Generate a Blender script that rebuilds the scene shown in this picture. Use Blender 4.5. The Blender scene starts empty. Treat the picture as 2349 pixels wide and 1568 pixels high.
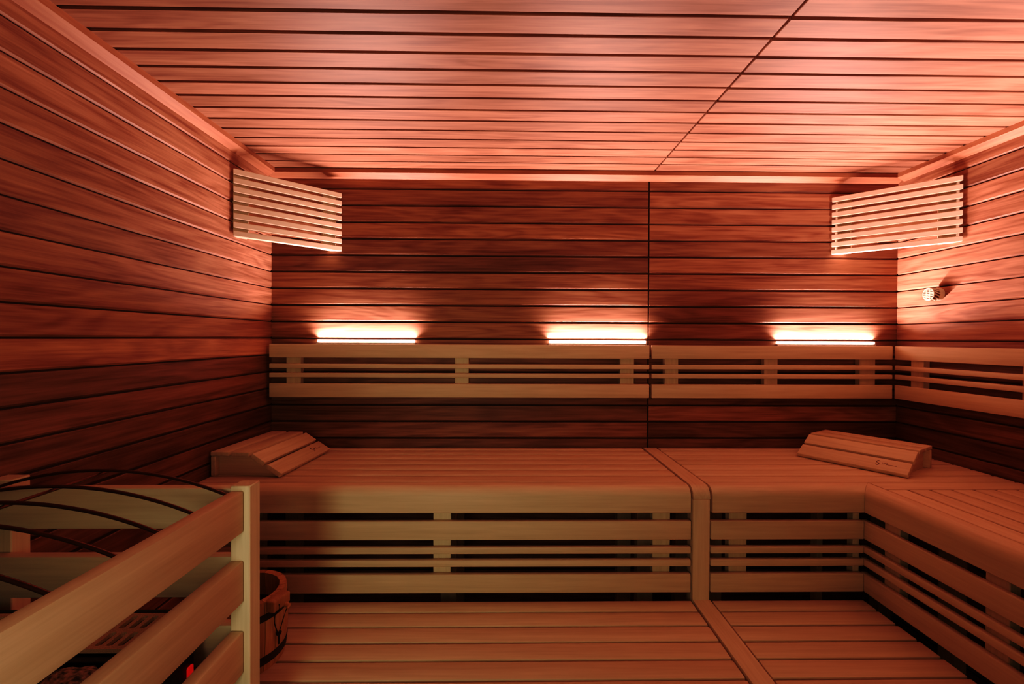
import bpy, bmesh, math, random
from mathutils import Vector, Matrix

random.seed(7)
C = bpy.context.scene.collection
EYE = 1.37            # camera height above the floor; z values below are written relative to the eye
PI = math.pi

# ------------------------------------------------------------------ room numbers (metres)
D = 2.10              # back wall
XL, XR = -1.072, 1.827
HC = 0.765            # ceiling above the eye
FLOOR = -EYE
H1, H2 = -0.503, -0.887   # upper and lower bench tops
DF = 1.5325           # front plane of the upper bench
RX = 1.229            # front plane of the right-hand bench
YF = -0.60            # wall behind the camera
PITCH = 0.07617
G0 = 0.3801           # height of one wall board joint


# ------------------------------------------------------------------ materials
def new_mat(name):
    m = bpy.data.materials.new(name)
    m.use_nodes = True
    nt = m.node_tree
    nt.nodes.clear()
    out = nt.nodes.new('ShaderNodeOutputMaterial')
    b = nt.nodes.new('ShaderNodeBsdfPrincipled')
    nt.links.new(b.outputs[0], out.inputs[0])
    return m, nt, b


def wood(name, dark, light, axis, var=0.25, grain=1.0, rough=0.5, fig=0.5, bump=0.08, spec=0.3):
    """Procedural board: fibres run along `axis`; the face attribute 'board' shifts figure and tone per board."""
    m, nt, b = new_mat(name)
    N, L = nt.nodes.new, nt.links.new
    tc = N('ShaderNodeTexCoord')
    at = N('ShaderNodeAttribute'); at.attribute_name = 'board'
    mul = N('ShaderNodeVectorMath'); mul.operation = 'MULTIPLY'
    comb = N('ShaderNodeCombineXYZ')
    for i in range(3):
        L(at.outputs['Fac'], comb.inputs[i])
    L(comb.outputs[0], mul.inputs[0]); mul.inputs[1].default_value = (41.3, 17.9, 29.7)
    add = N('ShaderNodeVectorMath'); add.operation = 'ADD'
    L(tc.outputs['Object'], add.inputs[0]); L(mul.outputs[0], add.inputs[1])

    def mapped(along, across):
        mp = N('ShaderNodeMapping')
        s = [across] * 3
        s['XYZ'.index(axis)] = along
        mp.inputs['Scale'].default_value = s
        L(add.outputs[0], mp.inputs['Vector'])
        return mp

    mp1 = mapped(1.1 * grain, 9 * grain)
    n1 = N('ShaderNodeTexNoise'); n1.inputs['Scale'].default_value = 1.0
    n1.inputs['Detail'].default_value = 3; n1.inputs['Distortion'].default_value = 0.5
    L(mp1.outputs[0], n1.inputs['Vector'])
    k = N('ShaderNodeMath'); k.operation = 'MULTIPLY'; k.inputs[1].default_value = 46
    L(n1.outputs['Fac'], k.inputs[0])
    sn = N('ShaderNodeMath'); sn.operation = 'SINE'; L(k.outputs[0], sn.inputs[0])
    sn2 = N('ShaderNodeMath'); sn2.operation = 'MULTIPLY_ADD'
    L(sn.outputs[0], sn2.inputs[0]); sn2.inputs[1].default_value = 0.07 * fig; sn2.inputs[2].default_value = 0.0
    mp2 = mapped(4 * grain, 130 * grain)
    n2 = N('ShaderNodeTexNoise'); n2.inputs['Scale'].default_value = 1.0
    n2.inputs['Detail'].default_value = 5; n2.inputs['Roughness'].default_value = 0.65
    L(mp2.outputs[0], n2.inputs['Vector'])
    mp3 = mapped(1.8 * grain, 26 * grain)
    n3 = N('ShaderNodeTexNoise'); n3.inputs['Scale'].default_value = 1.3
    n3.inputs['Detail'].default_value = 4; n3.inputs['Distortion'].default_value = 0.8
    L(mp3.outputs[0], n3.inputs['Vector'])
    s1 = N('ShaderNodeMath'); s1.operation = 'MULTIPLY_ADD'
    L(n2.outputs['Fac'], s1.inputs[0]); s1.inputs[1].default_value = 0.40; L(sn2.outputs[0], s1.inputs[2])
    s2 = N('ShaderNodeMath'); s2.operation = 'MULTIPLY_ADD'
    L(n3.outputs['Fac'], s2.inputs[0]); s2.inputs[1].default_value = 0.36; L(s1.outputs[0], s2.inputs[2])
    ramp = N('ShaderNodeValToRGB')
    ramp.color_ramp.elements[0].position = 0.20; ramp.color_ramp.elements[0].color = (*dark, 1)
    ramp.color_ramp.elements[1].position = 0.56; ramp.color_ramp.elements[1].color = (*light, 1)
    L(s2.outputs[0], ramp.inputs[0])
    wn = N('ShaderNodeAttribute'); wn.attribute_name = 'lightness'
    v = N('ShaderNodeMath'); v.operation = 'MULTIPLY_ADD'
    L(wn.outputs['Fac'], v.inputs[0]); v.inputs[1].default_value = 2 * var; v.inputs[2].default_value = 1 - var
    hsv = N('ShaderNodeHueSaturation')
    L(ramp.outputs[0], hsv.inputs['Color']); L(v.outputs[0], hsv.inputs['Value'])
    L(hsv.outputs[0], b.inputs['Base Color'])
    b.inputs['Roughness'].default_value = rough
    b.inputs['Specular IOR Level'].default_value = spec
    bp = N('ShaderNodeBump'); bp.inputs['Strength'].default_value = bump; bp.inputs['Distance'].default_value = 0.002
    L(s1.outputs[0], bp.inputs['Height']); L(bp.outputs[0], b.inputs['Normal'])
    return m


def plain(name, col, rough=0.5, metal=0.0, noise=0.0, nscale=60, bump=0.0, emit=None, estr=0.0):
    m, nt, b = new_mat(name)
    N, L = nt.nodes.new, nt.links.new
    tc = N('ShaderNodeTexCoord'); n = N('ShaderNodeTexNoise')
    n.inputs['Scale'].default_value = nscale; n.inputs['Detail'].default_value = 5
    L(tc.outputs['Object'], n.inputs['Vector'])
    r = N('ShaderNodeValToRGB')
    r.color_ramp.elements[0].position = 0.35; r.color_ramp.elements[1].position = 0.65
    r.color_ramp.elements[0].color = (*[c * (1 - noise) for c in col], 1)
    r.color_ramp.elements[1].color = (*[min(1, c * (1 + noise)) for c in col], 1)
    L(n.outputs['Fac'], r.inputs[0]); L(r.outputs[0], b.inputs['Base Color'])
    b.inputs['Roughness'].default_value = rough; b.inputs['Metallic'].default_value = metal
    if bump:
        bp = N('ShaderNodeBump'); bp.inputs['Strength'].default_value = bump; bp.inputs['Distance'].default_value = 0.003
        L(n.outputs['Fac'], bp.inputs['Height']); L(bp.outputs[0], b.inputs['Normal'])
    if emit:
        b.inputs['Emission Color'].default_value = (*emit, 1); b.inputs['Emission Strength'].default_value = estr
    return m


WD, WL = (0.12, 0.034, 0.020), (0.44, 0.22, 0.14)      # heat-treated cladding
PD, PL = (0.55, 0.45, 0.33), (0.76, 0.64, 0.495)       # pale bench wood
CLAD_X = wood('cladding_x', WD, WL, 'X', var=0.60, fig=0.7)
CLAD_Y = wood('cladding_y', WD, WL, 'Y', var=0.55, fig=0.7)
CEIL_X = wood('ceiling_x', (0.11, 0.039, 0.024), (0.34, 0.172, 0.112), 'X', var=0.16, fig=0.6)
TRIM_X = wood('trim_wood_x', (0.22, 0.07, 0.04), (0.42, 0.19, 0.11), 'X', var=0.1)
TRIM_Y = wood('trim_wood_y', (0.22, 0.07, 0.04), (0.42, 0.19, 0.11), 'Y', var=0.1)
PALE = {a: wood('pale_wood_' + a.lower(), PD, PL, a, var=0.06, fig=0.25, rough=0.55, bump=0.06) for a in 'XYZ'}
DARKGAP = plain('gap_backing', (0.035, 0.012, 0.007), 0.9)
FLOORM = plain('floor_tile', (0.09, 0.06, 0.05), 0.5, noise=0.25, nscale=20)
STEEL = plain('blackened_steel', (0.035, 0.022, 0.02), 0.45, 0.6, noise=0.2)
GRATE = plain('speckled_cast_grate', (0.62, 0.42, 0.27), 0.85, 0.1, noise=0.22, nscale=900, bump=0.15)
ROD = plain('bronzed_rod', (0.16, 0.07, 0.05), 0.28, 0.9, noise=0.1)
BLACK = plain('matte_black', (0.006, 0.004, 0.004), 0.9)  # near-black, for the block under the grate slots
STONE = plain('heater_stone', (0.30, 0.19, 0.13), 0.6, 0, noise=0.9, nscale=130, bump=0.9)
LEDM = plain('led_diffuser', (0.9, 0.8, 0.75), 0.6, emit=(1.0, 0.55, 0.42), estr=13)
ALU = plain('led_channel', (0.5, 0.45, 0.42), 0.4, 0.8)
CREAM = plain('cream_plastic', (0.52, 0.45, 0.34), 0.45, noise=0.03)
SLOT = plain('dark_slot', (0.12, 0.04, 0.025), 0.8)
HOOP = plain('dark_hoop', (0.035, 0.018, 0.014), 0.6, 0.3, noise=0.3)
ROPE = plain('dark_rope', (0.03, 0.012, 0.01), 0.9, noise=0.3, nscale=300, bump=0.5)
INK = plain('burnt_ink', (0.03, 0.008, 0.006), 0.8)
REDL = plain('red_indicator', (0.7, 0.01, 0.01), 0.3, emit=(1, 0.01, 0.01), estr=0.35)
WATER = plain('dark_water', (0.02, 0.006, 0.004), 0.08)
GLASS = plain('frosted_pane', (0.35, 0.30, 0.25), 0.4, noise=0.05)
STAVE = wood('bucket_stave', (0.38, 0.20, 0.09), (0.58, 0.38, 0.20), 'Z', var=0.2, grain=2.0)


# ------------------------------------------------------------------ mesh helpers
def bm_new():
    bm = bmesh.new()
    bm.faces.layers.float.new('board')
    bm.faces.layers.float.new('lightness')
    return bm


def _merge(dst, src, tone, light=None):
    """append bmesh src to dst, writing the board's own figure seed and lightness"""
    lay = dst.faces.layers.float['board']
    lay2 = dst.faces.layers.float['lightness']
    if light is None: light = (tone * 97.13 + .37) % 1.0
    vm = {v: dst.verts.new(v.co) for v in src.verts}
    for f in src.faces:
        nf = dst.faces.new([vm[v] for v in f.verts])
        nf.smooth = f.smooth
        nf[lay] = tone
        nf[lay2] = light
    src.free()


def box(bm, x0, x1, y0, y1, z0, z1, bev=0.002, tone=None, seg=1, M=None):
    t = bmesh.new()
    bmesh.ops.create_cube(t, size=1)
    for v in t.verts:
        v.co = Vector((x0 + (v.co.x + .5) * (x1 - x0), y0 + (v.co.y + .5) * (y1 - y0), z0 + (v.co.z + .5) * (z1 - z0)))
    if bev:
        bmesh.ops.bevel(t, geom=t.edges[:], offset=bev, segments=seg, affect='EDGES', profile=0.5)
    if M is not None:
        bmesh.ops.transform(t, matrix=M, verts=t.verts)
    _merge(bm, t, random.random() if tone is None else tone)


def prism(bm, pts, axis, a0, a1, tone=None, smooth=False, M=None, light=None):
    """extrude a 2-D polygon (the other two axes, in XYZ order) along axis"""
    t = bmesh.new()
    def mk(p, a):
        if axis == 'X': return (a, p[0], p[1])
        if axis == 'Y': return (p[0], a, p[1])
        return (p[0], p[1], a)
    A = [t.verts.new(mk(p, a0)) for p in pts]
    B = [t.verts.new(mk(p, a1)) for p in pts]
    t.faces.new(A); t.faces.new(B[::-1])
    n = len(pts)
    for i in range(n):
        f = t.faces.new((A[i], B[i], B[(i + 1) % n], A[(i + 1) % n]))
        f.smooth = smooth
    bmesh.ops.recalc_face_normals(t, faces=t.faces)
    if M is not None:
        bmesh.ops.transform(t, matrix=M, verts=t.verts)
    _merge(bm, t, random.random() if tone is None else tone, light)


def tube(bm, pts, r, n=10, tone=0.5, closed=False):
    t = bmesh.new()
    rings = []
    P = [Vector(p) for p in pts]
    up = Vector((0, 0, 1))
    for i, p in enumerate(P):
        if closed:
            d = (P[(i + 1) % len(P)] - P[i - 1]).normalized()
        else:
            d = (P[min(i + 1, len(P) - 1)] - P[max(i - 1, 0)]).normalized()
        ref = up if abs(d.dot(up)) < 0.95 else Vector((1, 0, 0))
        a = d.cross(ref).normalized(); b = d.cross(a).normalized()
        rings.append([t.verts.new(p + r * (math.cos(2 * PI * k / n) * a + math.sin(2 * PI * k / n) * b)) for k in range(n)])
    m = len(rings)
    for i in range(m if closed else m - 1):
        A, B = rings[i], rings[(i + 1) % m]
        for k in range(n):
            t.faces.new((A[k], A[(k + 1) % n], B[(k + 1) % n], B[k])).smooth = True
    if not closed:
        t.faces.new(rings[0][::-1]); t.faces.new(rings[-1])
    bmesh.ops.recalc_face_normals(t, faces=t.faces)
    _merge(bm, t, tone)


def lathe(bm, prof, n=48, centre=(0, 0, 0), tone=0.5, smooth=True, closed=True):
    """revolve (r, z) profile round Z"""
    t = bmesh.new()
    rings = [[t.verts.new((centre[0] + r * math.cos(2 * PI * k / n), centre[1] + r * math.sin(2 * PI * k / n), centre[2] + z))
              for k in range(n)] for r, z in prof]
    m = len(rings)
    for i in range(m if closed else m - 1):
        A, B = rings[i], rings[(i + 1) % m]
        for k in range(n):
            t.faces.new((A[k], A[(k + 1) % n], B[(k + 1) % n], B[k])).smooth = smooth
    if not closed:
        t.faces.new(rings[0]); t.faces.new(rings[-1])
    bmesh.ops.recalc_face_normals(t, faces=t.faces)
    _merge(bm, t, tone)


def obj(name, bm, mat, parent=None, sharp=True):
    """link the bmesh as one object; coordinates are world (eye-relative z) and stay so whatever the parent's place"""
    me = bpy.data.meshes.new(name)
    o = bpy.data.objects.new(name, me)
    C.objects.link(o)
    off = Vector((0, 0, EYE))
    if parent is not None:
        o.parent = parent
        if parent.get('local'):
            off = Vector((0, 0, 0))
        else:
            q = parent; base = Vector((0, 0, 0))
            while q is not None:
                base += q.location; q = q.parent
            off = Vector((0, 0, EYE)) - base
    if parent is None or not parent.get('local'):
        # give the mesh an origin of its own at its bounding-box base
        xs = [v.co for v in bm.verts]
        c = Vector(((min(v.x for v in xs) + max(v.x for v in xs)) / 2, (min(v.y for v in xs) + max(v.y for v in xs)) / 2, min(v.z for v in xs)))
        for v in bm.verts: v.co -= c
        o.location = c + off
    bm.to_mesh(me); bm.free()
    me.materials.append(mat)
    if sharp:
        try: me.set_sharp_from_angle(angle=math.radians(40))
        except Exception: pass
    return o


def tag(o, label, cat, group=None, kind=None):
    o['label'] = label; o['category'] = cat
    if group: o['group'] = group
    if kind: o['kind'] = kind
    return o


def thing(name, label, cat, loc, group=None, rz=0.0):
    o = bpy.data.objects.new(name, None); C.objects.link(o)
    o.location = (loc[0], loc[1], loc[2] + EYE); o.rotation_euler = (0, 0, rz)
    o.empty_display_size = 0.05
    return tag(o, label, cat, group)


def struct(name, bm, mat, label=None, cat=None):
    o = obj(name, bm, mat)
    o['kind'] = 'structure'
    o['label'] = label or name; o['category'] = cat or name.split('_')[0]
    return o


def copy_tree(src, loc, rz):
    """copy a thing, its parts and their sub-parts"""
    r = src.copy(); C.objects.link(r); r.location = loc; r.rotation_euler = (0, 0, rz)
    for ch in list(src.children):
        c = ch.copy(); C.objects.link(c); c.parent = r
        for g in list(ch.children):
            d = g.copy(); C.objects.link(d); d.parent = c
    return r


# ------------------------------------------------------------------ the room
GAP = 0.0062
RECESS = 0.006

def joints(zlo, zhi):
    out = [zhi]
    i = -12
    while True:
        g = G0 - i * PITCH
        if g <= zlo: break
        if g < zhi: out.append(g)
        i += 1
    out.append(zlo)
    return out

def clad(bm, axis, a0, a1, plane, sign, zlo=FLOOR, zhi=HC, seed=0, lights={}, gap=GAP):  # lights: board tones, with low boards darkened further to paint in shade
    """boards along axis from a0 to a1; face at plane, body going in direction sign"""
    js = joints(zlo, zhi)
    rnd = random.Random(seed)
    for top, bot in zip(js[:-1], js[1:]):
        if top - bot < 0.012: continue
        # profile: face, lit chamfer at the bottom edge, small chamfer at the top
        t = top - (gap if top < zhi else 0)
        i = round((G0 - bot) / PITCH) - 1      # board number counted from the joint at G0
        th = 0.018
        p = [(0, t - 0.0015), (0.0015, t), (th, t), (th, bot), (0.005, bot), (0, bot + 0.005)]
        pts = [(plane + sign * d, z) for d, z in p]
        prism(bm, pts, 'X' if axis == 'X' else 'Y', a0, a1, tone=rnd.random(), light=lights.get(i, rnd.uniform(.35, .65)))

bm = bm_new()
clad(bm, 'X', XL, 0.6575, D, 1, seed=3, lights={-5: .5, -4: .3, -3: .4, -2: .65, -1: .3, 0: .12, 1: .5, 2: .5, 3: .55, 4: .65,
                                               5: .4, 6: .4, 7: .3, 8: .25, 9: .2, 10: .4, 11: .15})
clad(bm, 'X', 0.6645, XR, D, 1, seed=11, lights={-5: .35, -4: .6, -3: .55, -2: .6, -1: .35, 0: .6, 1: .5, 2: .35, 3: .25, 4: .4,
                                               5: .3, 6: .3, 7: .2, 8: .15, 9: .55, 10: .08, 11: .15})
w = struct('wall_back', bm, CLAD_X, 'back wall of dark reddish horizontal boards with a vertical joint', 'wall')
bm = bm_new(); box(bm, XL - .04, XR + .04, D + RECESS, D + .05, FLOOR, HC, 0)
o = obj('wall_backing', bm, DARKGAP, w)

bm = bm_new(); clad(bm, 'Y', YF, D, XL, -1, seed=21, gap=.0048, lights={2: .65, 3: .6, 4: .65, 5: 1.0, 6: .12, 7: .25, 8: .15, 9: .04, 10: .15, 11: .1, 12: .1, 13: .1, 14: .1})  # board tones; low boards also darkened where less light reaches
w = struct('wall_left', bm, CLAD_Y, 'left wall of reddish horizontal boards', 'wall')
bm = bm_new(); box(bm, XL - .05, XL - RECESS, YF - .05, D + .05, FLOOR, HC, 0)
o = obj('wall_backing', bm, DARKGAP, w)

bm = bm_new(); clad(bm, 'Y', YF, D, XR, 1, seed=35, gap=.0048, lights={-4: .3, 1: .6, 2: .7, 3: .75, 4: .55, 5: .3, 6: .2, 7: .15, 8: .15, 9: .2, 10: .0, 11: .15})  # upper boards lifted, low boards darkened: light painted into the board tone
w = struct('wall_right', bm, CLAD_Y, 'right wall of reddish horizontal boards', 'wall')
bm = bm_new(); box(bm, XR + RECESS, XR + .05, YF - .05, D + .05, FLOOR, HC, 0)
o = obj('wall_backing', bm, DARKGAP, w)

# wall behind the camera, with an unseen glass door
DX0, DX1, DZ = -0.52, 0.28, 0.66
bm = bm_new()
clad(bm, 'X', XL, DX0 - .04, YF, -1, seed=41)
clad(bm, 'X', DX1 + .04, XR, YF, -1, seed=43)
clad(bm, 'X', DX0 - .04, DX1 + .04, YF, -1, zlo=DZ + .04, seed=44)
w = struct('wall_front', bm, CLAD_X, 'wall behind the camera', 'wall')
bm = bm_new()
box(bm, XL - .04, DX0 - .04, YF - .05, YF - RECESS, FLOOR, HC, 0)
box(bm, DX1 + .04, XR + .04, YF - .05, YF - RECESS, FLOOR, HC, 0)
box(bm, DX0 - .04, DX1 + .04, YF - .05, YF - RECESS, DZ + .04, HC, 0)
obj('wall_backing', bm, DARKGAP, w)
bm = bm_new()
box(bm, DX0 - .04, DX0, YF - .06, YF, FLOOR, DZ + .04, .002)
box(bm, DX1, DX1 + .04, YF - .06, YF, FLOOR, DZ + .04, .002)
box(bm, DX0, DX1, YF - .06, YF, DZ, DZ + .04, .002)
d = struct('door_1', bm, PALE['Z'], 'glass door in the wall behind the camera', 'door')
bm = bm_new(); box(bm, DX0, DX1, YF - .04, YF - .032, FLOOR + .01, DZ, .001)
obj('pane', bm, GLASS, d)
bm = bm_new(); tube(bm, [(DX1 - .08, YF - .03, -.5), (DX1 - .08, YF + .03, -.5), (DX1 - .08, YF + .03, -.2), (DX1 - .08, YF - .03, -.2)], .01)
obj('handle', bm, PALE['Z'], d)

# ceiling: boards along X, joint gap at X = 0.676
bm = bm_new()
rnd = random.Random(5)
edges = []
y = 1.0728
while y > YF: y -= PITCH
cx = 0.676
while y < D:
    y1 = min(y + PITCH, D)
    y0 = y + 0.0100                 # board starts beyond the groove
    a, b_ = max(y0, YF), y1
    if b_ - a > 0.01:
        off = 0.0015
        for (x0, x1, s) in ((XL, cx - .003, 0), (cx + .003, XR, off)):
            box(bm, x0, x1, a + s, b_ + s if b_ < D - .005 else D, HC, HC + 0.016, 0.0015, tone=rnd.random())
    y += PITCH
w = struct('ceiling', bm, CEIL_X, 'board ceiling with dark grooves and one long joint', 'ceiling')
bm = bm_new(); box(bm, XL - .05, XR + .05, YF - .05, D + .05, HC + 0.014, HC + .05, 0)
obj('ceiling_backing', bm, DARKGAP, w)

# floor
bm = bm_new(); box(bm, XL - .05, XR + .05, YF - .05, D + .05, FLOOR - .05, FLOOR, 0)
struct('floor', bm, FLOORM, 'dark tiled floor under the benches', 'floor')

# cove trims under the ceiling: upright face, then a bevel back to the wall
def cove(s):      # offsets from the wall, z
    return [(0, HC), (0.030, HC), (0.030, HC - .019), (0.0, HC - .038)]
bm = bm_new()
prism(bm, [(D - a, z) for a, z in cove(1)], 'X', XL, XR)
struct('trim_1', bm, TRIM_X, 'wooden cove strip between ceiling and back wall', 'trim')
bm = bm_new()
prism(bm, [(XL + a, z) for a, z in cove(1)], 'Y', YF, D - .0301)
struct('trim_2', bm, TRIM_Y, 'wooden cove strip between ceiling and left wall', 'trim')
bm = bm_new()
prism(bm, [(XR - a, z) for a, z in cove(1)], 'Y', YF, D - .0301)
struct('trim_3', bm, TRIM_Y, 'wooden cove strip between ceiling and right wall', 'trim')


# ------------------------------------------------------------------ benches
NR = 0.034            # nosing radius
def nose_pts(front, back, top, bottom, r=NR, t=0.024, sgn=1):
    """bullnose board section (horizontal coord, z); front < back when sgn=1"""
    pts = [(back, top)]
    for k in range(0, 13):
        a = PI / 2 * k / 12
        pts.append((front + r - r * math.sin(a) if True else 0, top - r + r * math.cos(a)))
    pts += [(front, bottom + .003), (front + .003, bottom), (front + t, bottom), (front + t, top - t - .012), (front + t + .012, top - t), (back, top - t)]
    return pts

DECKL = [1.589 + 0.0765 * i for i in range(8)]
SLATS = [(-.6816, -.6178), (-.7291, -.7060), (-.7726, -.7495), (-.8618, -.7980)]
DT = 0.026

def skirt_slats(parent, axis, a0, a1, plane):
    for z0, z1 in SLATS:
        bm = bm_new()
        if axis == 'X': box(bm, a0, a1, plane, plane + .020, z0, z1, .004, seg=3)
        else: box(bm, plane, plane + .020, a0, a1, z0, z1, .004, seg=3)
        obj('front_slat', bm, PALE[axis], parent)

# upper bench, left section
t = thing('sauna_bench', 'long pale wooden upper bench left of the rounded joint strip', 'bench', ((XL + .632) / 2, 1.8, FLOOR), 'upper benches')
bm = bm_new()
for i in range(7):
    y1 = min(DECKL[i + 1], D - .004) - .0045
    box(bm, XL + .006, .6318, DECKL[i] + .005, y1, H1 - DT, H1, .004, seg=3)
obj('seat', bm, PALE['X'], t)
bm = bm_new(); prism(bm, nose_pts(DF, 1.5865, H1, -.5907), 'X', XL + .006, .6318, smooth=True)
obj('front_board', bm, PALE['X'], t)
skirt_slats(t, 'X', XL + .006, .634, DF)
for x0 in (-.98, -.2444, .5084):
    bm = bm_new(); box(bm, x0, x0 + .0605, DF + .0205, DF + .05, -.860, H1 - DT - .0005, .002)
    obj('slat_batten', bm, PALE['Z'], t)
    bm = bm_new(); box(bm, x0, x0 + .0605, DF + .20, DF + .24, FLOOR, H1 - DT - .0005, .002)
    obj('leg', bm, PALE['Z'], t)
for x0 in (-.98, -.2444, .5084):
    bm = bm_new(); box(bm, x0, x0 + .0605, D - .06, D - .01, FLOOR, H1 - DT - .0005, .002)
    obj('leg', bm, PALE['Z'], t)

# upper bench, right-of-joint section
t = thing('sauna_bench', 'pale wooden upper bench right of the rounded joint strip, running into the corner', 'bench', (1.26, 1.8, FLOOR), 'upper benches')
bm = bm_new()
for i in range(7):
    y1 = min(DECKL[i + 1], D - .004) - .0045
    box(bm, .7060, XR - .006, DECKL[i] + .005, y1, H1 - DT, H1, .004, seg=3)
box(bm, 1.2850, XR - .006, 1.5125, 1.5865, H1 - DT, H1, .001)
obj('seat', bm, PALE['X'], t)
bm = bm_new(); prism(bm, nose_pts(DF, 1.5865, H1, -.5907), 'X', .7060, 1.2660, smooth=True)
for v in bm.verts:          # mitred into the corner
    if v.co.x > 1.2: v.co.x = RX + (v.co.y - DF) - .0008
obj('front_board', bm, PALE['X'], t)
skirt_slats(t, 'X', .7011, RX - .0006, DF)
for x0, dx in ((.7725, .0625), (1.205, .0225)):
    bm = bm_new(); box(bm, x0, x0 + dx, DF + .0205, DF + .05, -.860, H1 - DT - .0005, .002)
    obj('slat_batten', bm, PALE['Z'], t)
    bm = bm_new(); box(bm, x0, x0 + dx, DF + .20, DF + .24, FLOOR, H1 - DT - .0005, .002)
    obj('leg', bm, PALE['Z'], t)
for x0 in (.7725, 1.70):
    bm = bm_new(); box(bm, x0, x0 + .0605, D - .06, D - .01, FLOOR, H1 - DT - .0005, .002)
    obj('leg', bm, PALE['Z'], t)

# upper bench along the right wall
YB0 = YF + .02
t = thing('sauna_bench', 'pale wooden upper bench along the right wall, its boards running toward the viewer', 'bench', (1.53, .5, FLOOR), 'upper benches')
bm = bm_new()
x = 1.2826
while x < XR - .02:
    x1 = min(x + .0745, XR - .006)
    box(bm, x + .0048, x1 - .0048, YB0, 1.510, H1 - DT, H1, .004, seg=3)
    x += .0745
obj('seat', bm, PALE['Y'], t)
bm = bm_new(); prism(bm, nose_pts(RX, 1.2800, H1, -.5907), 'Y', YB0, 1.5100, smooth=True)
for v in bm.verts:
    if v.co.y > 1.5: v.co.y = DF + (v.co.x - RX)
obj('front_board', bm, PALE['Y'], t)
skirt_slats(t, 'Y', YB0, DF + .018, RX)
for y0 in (1.417, 1.103, .79, .45, .10, -.3):
    bm = bm_new(); box(bm, RX + .0205, RX + .05, y0, y0 + .058, -.860, H1 - DT - .0005, .002)
    obj('slat_batten', bm, PALE['Z'], t)
    bm = bm_new(); box(bm, RX + .20, RX + .24, y0, y0 + .058, FLOOR, H1 - DT - .0005, .002)
    obj('leg', bm, PALE['Z'], t)
for y0 in (1.417, .45, -.3):
    bm = bm_new(); box(bm, XR - .06, XR - .01, y0, y0 + .058, FLOOR, H1 - DT - .0005, .002)
    obj('leg', bm, PALE['Z'], t)

# lower bench, two sections
LP = 0.0738
LY0 = 1.02
def lower(x0, x1, label):
    t = thing('sauna_bench', label, 'bench', ((x0 + x1) / 2, 1.3, FLOOR), 'lower bench')
    bm = bm_new()
    box(bm, x0, x1, 1.4695 + .003, 1.5305, H2 - DT, H2, .003, seg=2)
    y = 1.4695
    while y - LP > LY0 + .03:
        box(bm, x0, x1, y - LP + .004, y - .004, H2 - DT, H2, .003, seg=2)
        y -= LP
    obj('seat', bm, PALE['X'], t)
    bm = bm_new(); prism(bm, nose_pts(LY0 - .02, y - .003, H2, H2 - .088), 'X', x0, x1, smooth=True)
    obj('front_board', bm, PALE['X'], t)
    for xx in (x0 + .08, x1 - .14):
        for yy in (LY0 + .03, 1.46):
            bm = bm_new(); box(bm, xx, xx + .06, yy, yy + .045, FLOOR, H2 - DT - .0005, .002)
            obj('leg', bm, PALE['Z'], t)
    return t
lower(XL + .02, .6330, 'pale wooden lower bench left of the joint strip, under the long upper bench')
lower(.7046, RX - .004, 'pale wooden lower bench right of the joint strip, the short one in the inner corner')

# joint strip: over the upper bench, round the nose, down the front, then over the lower bench
t = thing('joint_strip', 'pale wooden joint strip dividing the benches and bending over the rounded front edge', 'trim strip', (.668, 1.5, FLOOR))
def ribbon(path, th):
    """polygon from a (y,z) path with thickness th inward (down/back)"""
    inner = []
    n = len(path)
    for i, p in enumerate(path):
        a = Vector(path[max(i - 1, 0)]); b = Vector(path[min(i + 1, n - 1)])
        d = (b - a).normalized(); nn = Vector((-d.y, d.x))
        inner.append((p[0] - nn.x * th, p[1] - nn.y * th))
    return path + inner[::-1]
sx0, sx1 = .6395, .6975
top = [(D - .006, H1 + .001), (DF + NR, H1 + .001)]
for k in range(1, 13):
    a = PI / 2 * k / 12
    top.append((DF + NR - (NR + .001) * math.sin(a), H1 - NR + (NR + .001) * math.cos(a)))
top.append((DF - .001, H1 - NR - .006))
def orient(path, th):
    p = ribbon(path, th)
    return p
bm = bm_new(); prism(bm, orient(top, -.022), 'X', sx0, sx1, smooth=True, tone=.35)
obj('upper_strip', bm, PALE['Y'], t)
bm = bm_new(); box(bm, sx0 - .001, sx1 - .001, DF - .003, DF + .05, FLOOR, H1 - NR - .0065, .003, seg=2, tone=.6)
obj('upright_strip', bm, PALE['Z'], t)
low = [(DF - .0035, H2 + .0015), (LY0 + .012, H2 + .0015)]
for k in range(1, 13):
    a = PI / 2 * k / 12
    low.append((LY0 - .02 + NR - (NR + .001) * math.sin(a), H2 - NR + (NR + .001) * math.cos(a)))
low.append((LY0 - .021, H2 - .09))
bm = bm_new(); prism(bm, orient(low, -.022), 'X', sx0 + .001, sx1 + .001, smooth=True, tone=.2)
obj('lower_strip', bm, PALE['Y'], t)

# ------------------------------------------------------------------ backrests
BZ = [(-.0894, -.0280), (-.1369, -.1165), (-.1783, -.1577), (-.2672, -.2053)]
def backrest(axis, a0, a1, plane, wall, battens, label):
    if axis == 'X': t = thing('backrest', label, 'backrest', ((a0 + a1) / 2, (plane + wall) / 2, -.2672), 'slatted backrests')
    else: t = thing('backrest', label, 'backrest', ((plane + wall) / 2, (a0 + a1) / 2, -.2672), 'slatted backrests')
    for z0, z1 in BZ:
        bm = bm_new()
        if axis == 'X': box(bm, a0, a1, plane, plane + .020, z0, z1, .003, seg=2)
        else: box(bm, plane, plane + .020, a0, a1, z0, z1, .003, seg=2)
        obj('rail', bm, PALE[axis], t)
    for b0, b1 in battens:
        bm = bm_new()
        if axis == 'X': box(bm, b0, b1, plane + .0203, wall - .001, -.257, -.062, .0015)
        else: box(bm, plane + .0203, wall - .001, b0, b1, -.257, -.062, .0015)
        obj('batten', bm, PALE['Z'], t)
    return t
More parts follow.
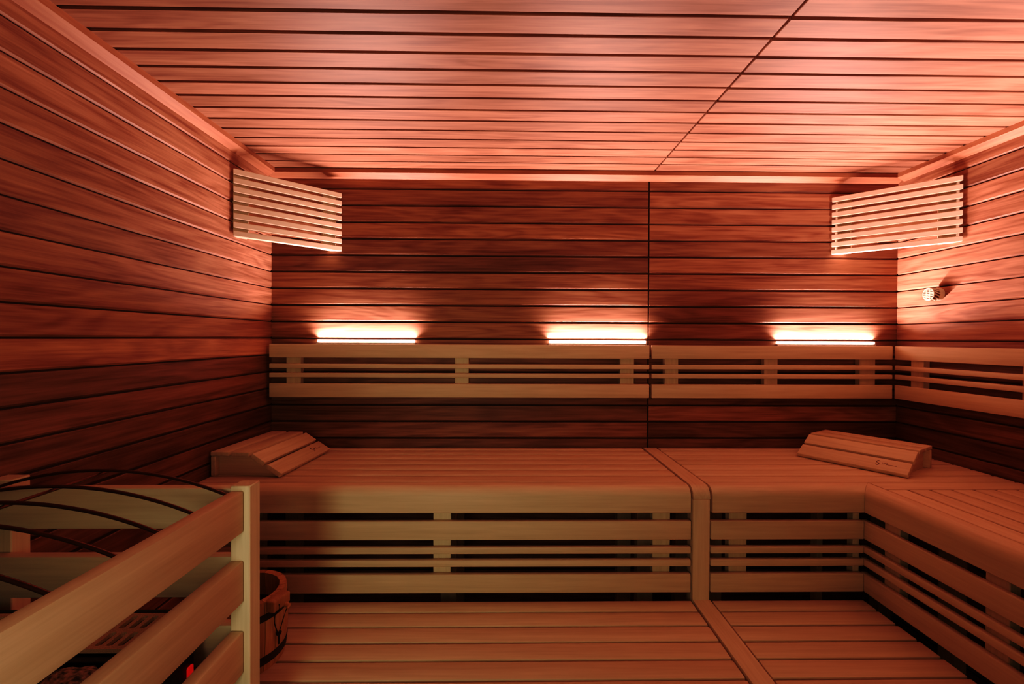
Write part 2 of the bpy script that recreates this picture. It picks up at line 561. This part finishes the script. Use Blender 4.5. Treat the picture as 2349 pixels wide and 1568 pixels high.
backrest('X', -1.058, .6522, 2.05, D, [(-.9905, -.9253), (-.2292, -.1673), (.5246, .5876)],
         'longest slatted pale backrest on the back wall, left of the wall joint')
backrest('X', .6635, 1.7666, 2.05, D, [(.7286, .7908), (1.1868, 1.2493), (1.6296, 1.7026)],
         'shorter slatted pale backrest on the back wall, between the wall joint and the right corner')
backrest('Y', .45, 2.0535, 1.777, XR, [(1.931, 1.992), (1.50, 1.5566), (1.02, 1.08), (.55, .61)],
         'slatted pale backrest on the right wall, cut off by the picture edge')

# ------------------------------------------------------------------ LED strips behind the backrests
def led(axis, a0, a1, label):
    zc = -.020
    if axis == 'X':
        t = thing('led_strip', label, 'light', ((a0 + a1) / 2, 2.088, zc), 'light strips behind the backrests')
        bm = bm_new(); box(bm, a0 - .004, a1 + .004, 2.078, 2.0995, zc - .012, zc - .001, .001); obj('channel', bm, ALU, t)
        bm = bm_new(); box(bm, a0, a1, 2.0805, 2.0985, zc, zc + .012, .003, seg=2); obj('diffuser', bm, LEDM, t)
    else:
        t = thing('led_strip', label, 'light', (XR - .012, (a0 + a1) / 2, zc), 'light strips behind the backrests')
        bm = bm_new(); box(bm, XR - .022, XR - .0005, a0 - .004, a1 + .004, zc - .012, zc - .001, .001); obj('channel', bm, ALU, t)
        bm = bm_new(); box(bm, XR - .0195, XR - .0015, a0, a1, zc, zc + .012, .003, seg=2); obj('diffuser', bm, LEDM, t)
    return t
led('X', -.857, -.415, 'glowing light strip behind the backrest, nearest the left wall')
led('X', .200, .645, 'glowing light strip behind the backrest, just left of the vertical wall joint')
led('X', 1.256, 1.709, 'glowing light strip behind the short backrest, nearest the right corner')
led('Y', 1.06, 1.52, 'light strip behind the backrest on the right wall, at the picture edge')
led('Y', .30, .76, 'light strip on the right wall outside the picture')

# ------------------------------------------------------------------ corner lamp shades
def shade(A, B, bat, label):
    """slatted screen from A to B (plan points on two walls), room side toward the camera"""
    A = Vector(A); B = Vector(B)
    d = B - A; L = d.length; ang = math.atan2(d.y, d.x)
    zb = .394
    t = thing('lamp_shade', label, 'lamp shade', (A.x, A.y, zb), 'slatted corner lamp shades', ang)
    t['local'] = 1
    inn = 0.014
    for i in range(8):
        z0 = i * .0345
        bm = bm_new()
        # mitred ends so the slat tips follow the walls
        pts = [(inn, -.0), (L - inn, -.0), (L - inn - .020, .020), (inn + .020, .020)]
        prism(bm, pts, 'Z', z0, z0 + .0225, tone=random.random())
        bmesh.ops.bevel(bm, geom=bm.edges[:], offset=.002, segments=1, affect='EDGES')
        obj('slat', bm, PALE['X'], t)
    bm = bm_new(); box(bm, bat[0][1] * L + .001, bat[1][0] * L - .001, .040, .048, .040, .258, .001, tone=.5)
    obj('added_dark_panel', bm, CLAD_X, t)  # dark panel added to paint the shade seen between the slats
    for f0, f1 in bat:
        bm = bm_new(); box(bm, f0 * L, f1 * L, .0202, .048, .003, .259, .0015)
        obj('batten', bm, PALE['Z'], t)
    return t
shade((XL, 1.779), (-.737, D), ((.04, .16), (.80, .925)), 'slatted pale lamp shade fixed across the upper left corner')
shade((1.496, D), (XR, 1.777), ((.058, .185), (.808, .946)), 'slatted pale lamp shade fixed across the upper right corner')

# ------------------------------------------------------------------ temperature sensor on the right wall
t = thing('wall_sensor', 'round cream plastic sensor with slotted cap on the right wall', 'sensor', (XR, 1.8945, .194))
sy, sz, sr = 1.8945, .194, .0265
def disc_x(bm, x0, x1, r, n=40, tone=.5):
    prism(bm, [(sy + r * math.cos(2 * PI * k / n), sz + r * math.sin(2 * PI * k / n)) for k in range(n)], 'X', x0, x1, tone=tone, smooth=True)
bm = bm_new(); disc_x(bm, XR - .020, XR - .0002, sr)
obj('base', bm, CREAM, t)
bm = bm_new(); disc_x(bm, XR - .036, XR - .020, sr - .005)
obj('core', bm, SLOT, t)
bm = bm_new()
# cage: end grid of bars plus slanted side ribs
for k in range(-3, 4):
    z = k * .0070
    hw = math.sqrt(max(sr ** 2 - z ** 2, 1e-6)) * .98
    box(bm, XR - .0475, XR - .0425, sy - hw, sy + hw, sz + z - .0018, sz + z + .0018, .0004, tone=.5)
for k in (-1, 1):
    yv = k * .008
    hw = math.sqrt(sr ** 2 - yv ** 2) * .98
    box(bm, XR - .0478, XR - .0422, sy + yv - .0022, sy + yv + .0022, sz - hw, sz + hw, .0004, tone=.5)
ring = [(XR - .045, sy + (sr - .002) * math.cos(2 * PI * k / 40), sz + (sr - .002) * math.sin(2 * PI * k / 40)) for k in range(40)]
tube(bm, ring, .0026, 8, closed=True)
for k in range(14):
    a0 = 2 * PI * k / 14
    tube(bm, [(XR - .045 + .026 * s / 6, sy + (sr - .0015) * math.cos(a0 + .5 * s / 6), sz + (sr - .0015) * math.sin(a0 + .5 * s / 6)) for s in range(7)], .0021, 6)
obj('slotted_cap', bm, CREAM, t)

# ------------------------------------------------------------------ wooden headrests
def make_headrest(label):
    """local frame: x across (0 = low edge, .262 = high edge), y along the slats, z up"""
    t = bpy.data.objects.new('headrest', None); C.objects.link(t); t['local'] = 1
    tag(t, label, 'headrest', 'wooden headrests on the upper bench')
    Lh = .375
    for y0 in (.022, Lh - .042):
        bm = bm_new()
        prism(bm, [(.024, 0), (.2505, 0), (.2505, .0725), (.128, .0725), (.010, .0035), (.014, 0)], 'Y', y0, y0 + .020)
        obj('side_panel', bm, PALE['X'], t)
    for x0, x1 in ((.200, .269), (.124, .190)):
        bm = bm_new(); box(bm, x0, x1, 0, Lh, .0730, .0890, .003, seg=2)
        obj('slat', bm, PALE['Y'], t)
    # sloping slats: direction from (.128,.0725) to (.010,.0035)
    d = Vector((.010 - .118, .0035 - .0725)); L = d.length; ang = math.atan2(-d.y, -d.x)
    for k, (s0, s1) in enumerate(((.004, .061), (.072, .134))):
        bm = bm_new()
        M = Matrix.Translation((.1245, 0, .0722)) @ Matrix.Rotation(-ang, 4, 'Y')
        box(bm, -s1, -s0, 0, Lh, 0.0006, .0186, .003, seg=2, M=M)
        s = obj('slat', bm, PALE['Y'], t); s['local'] = 1
        if k == 1:
            # burnt-in mark: two curved strokes, a line of tiny lettering and a long rule
            bm = bm_new()
            zt = .0188
            def stroke(pts, r):
                tube(bm, [M @ Vector((p[0], p[1], zt)) for p in pts], r, 6)
            ex, ey, er = -.100, .098, .0075
            arc = [math.radians(20 + 230 * i / 12) for i in range(13)]
            for sg in (1, -1):
                stroke([(ex + sg * (er * .8 + er * .8 * math.sin(q)), ey - sg * er * .62 * math.cos(q)) for q in arc], .0010)
            for i in range(8):
                yy = ey - .013 - i * .0024
                stroke([(ex + .001, yy), (ex + .0045 - .001 * (i % 2), yy)], .0006)
                if i % 2 == 0: stroke([(ex + .001, yy), (ex + .001, yy - .002)], .0005)
            stroke([(ex - .003, ey - .026), (ex - .003, ey - .058)], .0007)
            obj('printed_mark', bm, INK, s)
    bm = bm_new(); box(bm, .251, .2685, .001, Lh - .001, .0005, .0725, .002)
    obj('back_rail', bm, PALE['Y'], t)
    return t

hr = make_headrest('slatted wooden headrest lying by the left wall on the upper bench')
# left: low edge from (-.7964, 1.6366) to (-.766, 2.0126); high edge toward the left wall
# local x axis must point from the low edge to the high edge (-X), local y then points -Y after a half turn
a = math.atan2(-.376, -.030) - PI / 2      # local +y direction -> (-.030,-.376)
hr.location = (-.768, 2.0100, H1 + EYE)
hr.rotation_euler = (0, 0, a)
# right: low edge A(1.2546,1.9356) -> B(1.4549,1.6205); high edge toward the right corner
d = Vector((1.4549 - 1.2546, 1.6205 - 1.9356)).normalized()
a2 = math.atan2(d.y, d.x) - PI / 2 + 0.0
# local +x is the direction to the right of local +y
h2 = copy_tree(hr, (1.2546, 1.9356, H1 + EYE), 0)
# low->high direction is +X+Y here, i.e. left of A->B, so local y runs from B to A
h2.location = (1.4549, 1.6205, H1 + EYE)
h2.rotation_euler = (0, 0, math.atan2(-d.y, -d.x) - PI / 2)
h2['label'] = 'slatted wooden headrest lying askew by the right corner on the upper bench'

# ------------------------------------------------------------------ heater guard
PX0, PX1, PY0, PY1 = -.5498, -.5108, .916, .955
PTOP = -.2975
RZ = [(-.3899, -.3068), (-.5303, -.4465), (-.6727, -.5874), (-.813, -.729), (-.954, -.870), (-1.095, -1.011), (-1.236, -1.152)]
t = thing('heater_guard', 'pale wooden slatted guard around the sauna heater in the left foreground', 'guard rail', (-.8, .55, FLOOR))
FY = .12
bm = bm_new(); box(bm, PX0, PX1, PY0, PY1, FLOOR, PTOP, .002); obj('post', bm, PALE['Z'], t)
bm = bm_new(); box(bm, XL + .0005, XL + .0485, PY1 + .0005, PY1 + .04, FLOOR, PTOP, .002); obj('post', bm, PALE['Z'], t)
bm = bm_new(); box(bm, PX0, PX1, FY - .04, FY - .001, FLOOR, PTOP, .002); obj('post', bm, PALE['Z'], t)
bm = bm_new(); box(bm, XL + .0005, XL + .04, FY - .04, FY - .001, FLOOR, PTOP, .002); obj('post', bm, PALE['Z'], t)
for z0, z1 in RZ:
    bm = bm_new(); box(bm, PX0 + .001, -.522, FY, PY0 - .0005, z0, z1, .004, seg=2); obj('rail', bm, PALE['Y'], t)
    bm = bm_new(); box(bm, XL + .001, PX0 - .0005, PY1 - .024, PY1, z0, z1, .003, seg=2); obj('rail', bm, PALE['X'], t)
    bm = bm_new(); box(bm, XL + .0405, PX0 - .0005, FY - .03, FY - .006, z0, z1, .003, seg=2); obj('rail', bm, PALE['X'], t)

# arched metal rods over the heater
t = thing('rod_cover', 'arched cover of thin dark metal rods over the heater, inside the guard', 'heater cover', (-.8, .6, -.32))
RR = .64
for yy in (.912, .815, .735, .655, .560, .45, .34):
    bm = bm_new()
    pts = []
    for i in range(33):
        x = -.8 + (-.2715 + .5215 * i / 32)
        pts.append((x, yy, -.265 - (RR - math.sqrt(RR * RR - (x + .8) ** 2))))
    tube(bm, pts, .0032, 10)
    obj('rod', bm, ROD, t)
bm = bm_new(); tube(bm, [(-.8, .33, -.2715), (-.8, .925, -.2715)], .0030, 8); obj('cross_rod', bm, ROD, t)

# ------------------------------------------------------------------ heater with grate and stones
hx0, hx1, hy0, hy1, ht = -1.03, -.60, .34, .885, -.525
t = thing('sauna_heater', 'black metal sauna heater with slotted grate inside the wooden guard', 'heater', (-.81, .6, FLOOR))
bm = bm_new()
box(bm, hx0, hx0 + .012, hy0, hy1, FLOOR + .06, ht, .002)
box(bm, hx1 - .012, hx1, hy0, hy1, FLOOR + .06, ht, .002)
box(bm, hx0 + .012, hx1 - .012, hy1 - .012, hy1, FLOOR + .06, ht, .002)
box(bm, hx0 + .012, hx1 - .012, hy0, hy0 + .012, FLOOR + .06, ht, .002)
box(bm, hx0 + .012, hx1 - .012, hy0 + .012, hy1 - .012, ht - .12, ht - .105, 0)
box(bm, hx0 + .012, hx1 - .012, .745, .757, ht - .105, ht - .003, .001)
obj('casing', bm, STEEL, t)
for xx in (hx0 + .03, hx1 - .06):
    for yy in (hy0 + .03, hy1 - .06):
        bm = bm_new(); box(bm, xx, xx + .03, yy, yy + .03, FLOOR, FLOOR + .06, .001); obj('leg', bm, STEEL, t)
# grate: plate with two rows of long slots
bm = bm_new()
gx0, gx1, gy0, gy1 = -.96, -.628, .762, .862
zt0, zt1 = ht - .001, ht + .006
ys = [gy0, gy0 + .008, gy0 + .044, gy0 + .055, gy0 + .091, gy1]
for i in (0, 2, 4):
    box(bm, gx0, gx1, ys[i], ys[i + 1], zt0, zt1, 0, tone=.5)
x = gx0
pitch = .0187
while x < gx1 - .002:
    for i in (1, 3):
        box(bm, x, min(x + .0085, gx1), ys[i], ys[i + 1], zt0, zt1, 0, tone=.5)
        # rounded slot ends
        for (yc, s) in ((ys[i], 1), (ys[i + 1], -1)):
            for c, sg in ((x + .0085, 1), (x + pitch, -1)):
                if c <= gx1:
                    prism(bm, [(c, yc), (c + sg * .004, yc), (c + sg * .0012, yc + s * .0012), (c, yc + s * .004)], 'Z', zt0, zt1, tone=.5)
    x += pitch
obj('grate', bm, GRATE, t)
bm = bm_new(); box(bm, gx0, gx1, gy0, gy1, ht - .100, ht - .055, 0); obj('heating_chamber', bm, BLACK, t)
bm = bm_new(); box(bm, hx0 + .013, hx1 - .013, .8645, hy1 - .013, ht - .03, ht - .004, .002); obj('rear_tray', bm, STEEL, t)
bm = bm_new(); box(bm, hx1 + .0002, hx1 + .006, .861, .876, ht - .122, ht - .099, .003, seg=2); obj('indicator', bm, REDL, t)

# stones lying in the open front half of the heater
def stone_mesh(seed, r):
    rr = random.Random(seed)
    b = bm_new()
    tt = bmesh.new(); bmesh.ops.create_icosphere(tt, subdivisions=3, radius=r)
    sc = (rr.uniform(.9, 1.35), rr.uniform(.8, 1.1), rr.uniform(.6, .8))
    ph = [rr.uniform(0, 6) for _ in range(6)]
    for v in tt.verts:
        n = v.co.normalized()
        k = 1 + .14 * math.sin(3 * n.x + ph[0]) + .12 * math.sin(4 * n.y + ph[1]) + .10 * math.sin(5 * n.z + ph[2]) + .06 * math.sin(11 * n.x + 7 * n.y + ph[3])
        v.co = Vector((n.x * r * k * sc[0], n.y * r * k * sc[1], n.z * r * k * sc[2]))
    for f in tt.faces: f.smooth = True
    _merge(b, tt, rr.random())
    me = bpy.data.meshes.new('stone'); b.to_mesh(me); b.free(); me.materials.append(STONE)
    return me
sm = [stone_mesh(i, .030) for i in range(6)]
rr = random.Random(4)
n = 0
for j in range(4):
    for i in range(4):
        o = bpy.data.objects.new('heater_stone', sm[(i * 5 + j * 3) % 6]); C.objects.link(o)
        o.location = (-.95 + i * .098 + rr.uniform(-.004, .004), .40 + j * .098 + rr.uniform(-.004, .004), ht - .105 + .034 + EYE)
        o.rotation_euler = (0, 0, rr.uniform(0, 6.28))
        tag(o, 'rough dark speckled stone in the open front of the heater', 'stone', 'heater stones')
for j in range(3):
    for i in range(4):
        o = bpy.data.objects.new('heater_stone', sm[(i * 2 + j) % 6]); C.objects.link(o)
        o.location = (-.955 + i * .096 + (j % 2) * .008, .48 + j * .108, ht - .105 + .094 + EYE)
        o.rotation_euler = (0, 0, rr.uniform(0, 6.28))
        tag(o, 'rough dark speckled stone in the open front of the heater', 'stone', 'heater stones')

# ------------------------------------------------------------------ wooden bucket on the lower bench
bc = Vector((-.728, 1.268, H2))
t = thing('sauna_bucket', 'wooden stave bucket with dark hoops and rope on the lower bench, behind the guard post', 'bucket', bc)
bm = bm_new()
NS, BH, TH = 22, .187, .017
def rad(z): return .106 + .006 * math.sin(PI * min(z / BH, 1)) + .004 * z / BH
rnd = random.Random(9)
for k in range(NS):
    a0, a1 = 2 * PI * k / NS + .006, 2 * PI * (k + 1) / NS - .006
    tb = bmesh.new(); grid = []
    nz = 8
    for iz in range(nz + 1):
        z = BH * iz / nz
        row = []
        for (a, dr) in ((a0, 0), ((a0 + a1) / 2, .0006), (a1, 0), (a1, -TH), (a0, -TH)):
            r = rad(z) + dr
            row.append(tb.verts.new((bc.x + r * math.cos(a), bc.y + r * math.sin(a), bc.z + z)))
        grid.append(row)
    for iz in range(nz):
        for q in range(5):
            tb.faces.new((grid[iz][q], grid[iz][(q + 1) % 5], grid[iz + 1][(q + 1) % 5], grid[iz + 1][q]))
    tb.faces.new(grid[0][::-1]); tb.faces.new(grid[-1])
    bmesh.ops.recalc_face_normals(tb, faces=tb.faces)
    _merge(bm, tb, rnd.random())
obj('staves', bm, STAVE, t)
bm = bm_new(); lathe(bm, [(.0001, .006), (.094, .006), (.094, .018), (.0001, .018)], 40, bc, closed=False, smooth=False)
obj('bottom', bm, STAVE, t)
bm = bm_new(); lathe(bm, [(.0001, .118), (.096, .118), (.0965, .120), (.0001, .120)], 40, bc, closed=False, smooth=False)
obj('water', bm, WATER, t)
for z0, z1 in ((.020, .043), (.138, .155)):
    bm = bm_new()
    lathe(bm, [(rad(z0) + .0003, z0), (rad(z0) + .0022, z0), (rad(z1) + .0022, z1), (rad(z1) + .0003, z1)], 64, bc)
    obj('hoop', bm, HOOP, t)
# carved ear on the side facing right-front, with peg and knotted rope
ea = math.radians(-15)
er = Vector((math.cos(ea), math.sin(ea), 0)); et = Vector((-math.sin(ea), math.cos(ea), 0))
R0 = rad(.17)
M = Matrix(((er.x, et.x, 0, bc.x + er.x * R0), (er.y, et.y, 0, bc.y + er.y * R0), (0, 0, 1, bc.z), (0, 0, 0, 1)))
bm = bm_new(); box(bm, -.012, .021, -.031, .031, .157, .1876, .005, seg=3, M=M, tone=.4)
obj('ear', bm, STAVE, t)
bm = bm_new()
pk = [M @ Vector(p) for p in ((.018, .012, .160), (.032, .012, .157))]
tube(bm, pk, .0065, 12)
obj('peg', bm, STAVE, t)
bm = bm_new()
tube(bm, [M @ Vector(p) for p in ((.0245, -.016, .176), (.0255, -.017, .160), (.012, -.018, .145), (.008, -.014, .120), (.008, -.006, .095), (.009, -.001, .088))], .0016, 8)
tube(bm, [M @ Vector(p) for p in ((.030, .016, .158), (.016, .020, .140), (.008, .018, .115), (.008, .008, .096), (.009, .001, .088))], .0013, 8)
tube(bm, [M @ Vector(p) for p in ((.009, 0, .088), (.009, .001, .074), (.0085, .001, .056))], .0026, 8)
tube(bm, [M @ Vector((.009 + .004 * math.cos(a), .005 * math.sin(a), .086 + .002 * math.sin(2 * a))) for a in [i * PI / 6 for i in range(12)]], .003, 8, closed=True)
obj('rope', bm, ROPE, t)


# ------------------------------------------------------------------ light
def area(name, loc, rot, sx, sy, power, col, spread=PI):
    l = bpy.data.lights.new(name, 'AREA'); l.shape = 'RECTANGLE'; l.size = sx; l.size_y = sy
    l.energy = power; l.color = col; l.spread = spread
    o = bpy.data.objects.new(name, l); C.objects.link(o)
    o.location = loc; o.rotation_euler = rot
    return o
# the strips throw their light upward along the wall
LEDC = (1.0, .52, .45)
for x0, x1, pw in ((-.857, -.415, 1), (.200, .645, .9), (1.256, 1.709, 1.3)):
    area('led_light', ((x0 + x1) / 2, 2.0950, -.004 + EYE), (-(PI - .36), 0, 0), x1 - x0, .006, 15.6 * pw, LEDC, 2.3)
for y0, y1, pw in ((1.06, 1.52, .85), (.30, .76, .55)):
    area('led_light', (XR - .006, (y0 + y1) / 2, -.004 + EYE), (0, PI - .36, 0), .006, y1 - y0, 15.6 * pw, LEDC, 2.3)
# added fill lamp hanging free inside the room, from the camera side
area('near_fill', (-.34, -.30, 1.12), (PI / 2, 0, 0), .22, .7, 1.9, (1.0, .86, .52), 1.7)

area('wide_fill', (.3, YF + .03, 1.30), (PI / 2, 0, 0), .9, 1.4, 2.2, (1.0, .82, .42))  # second added fill, broad and weak, just inside the front wall

w = bpy.data.worlds.new('room_dark'); bpy.context.scene.world = w
w.use_nodes = True
w.node_tree.nodes['Background'].inputs[0].default_value = (0, 0, 0, 1)
w.node_tree.nodes['Background'].inputs[1].default_value = 0

# ------------------------------------------------------------------ camera
cam = bpy.data.cameras.new('camera'); co = bpy.data.objects.new('camera', cam); C.objects.link(co)
cam.sensor_width = 36; cam.sensor_fit = 'HORIZONTAL'
cam.lens = 1043.95 / 2349 * 36
cam.clip_start = .01
yaw, pit, rol = .01415, -.00769, .00424
f = Vector((math.sin(yaw) * math.cos(pit), math.cos(yaw) * math.cos(pit), math.sin(pit)))
r = Vector((math.cos(yaw), -math.sin(yaw), 0))
u = r.cross(f)
# image rolled clockwise by rol
r2 = r * math.cos(rol) + u * math.sin(rol)
u2 = r2.cross(f)
co.matrix_world = Matrix(((r2.x, u2.x, -f.x, 0), (r2.y, u2.y, -f.y, 0), (r2.z, u2.z, -f.z, EYE), (0, 0, 0, 1)))
bpy.context.scene.camera = co

sc = bpy.context.scene
sc.view_settings.view_transform = 'Standard'
sc.view_settings.look = 'None'
sc.view_settings.exposure = 0.0
sc.view_settings.use_curve_mapping = True
cm = sc.view_settings.curve_mapping
cm.extend = 'EXTRAPOLATED'
cv = cm.curves[3]
for px, py in ((.03, .013), (.12, .10), (.3, .30)):
    cv.points.new(px, py)
for p in cv.points: p.handle_type = 'AUTO_CLAMPED'
cm.update()
sc.cycles.use_denoising = True
sc.cycles.max_bounces = 8
sc.cycles.diffuse_bounces = 5
sc.cycles.sample_clamp_indirect = 6
for o in list(bpy.data.objects):
    if 'local' in o: del o['local']
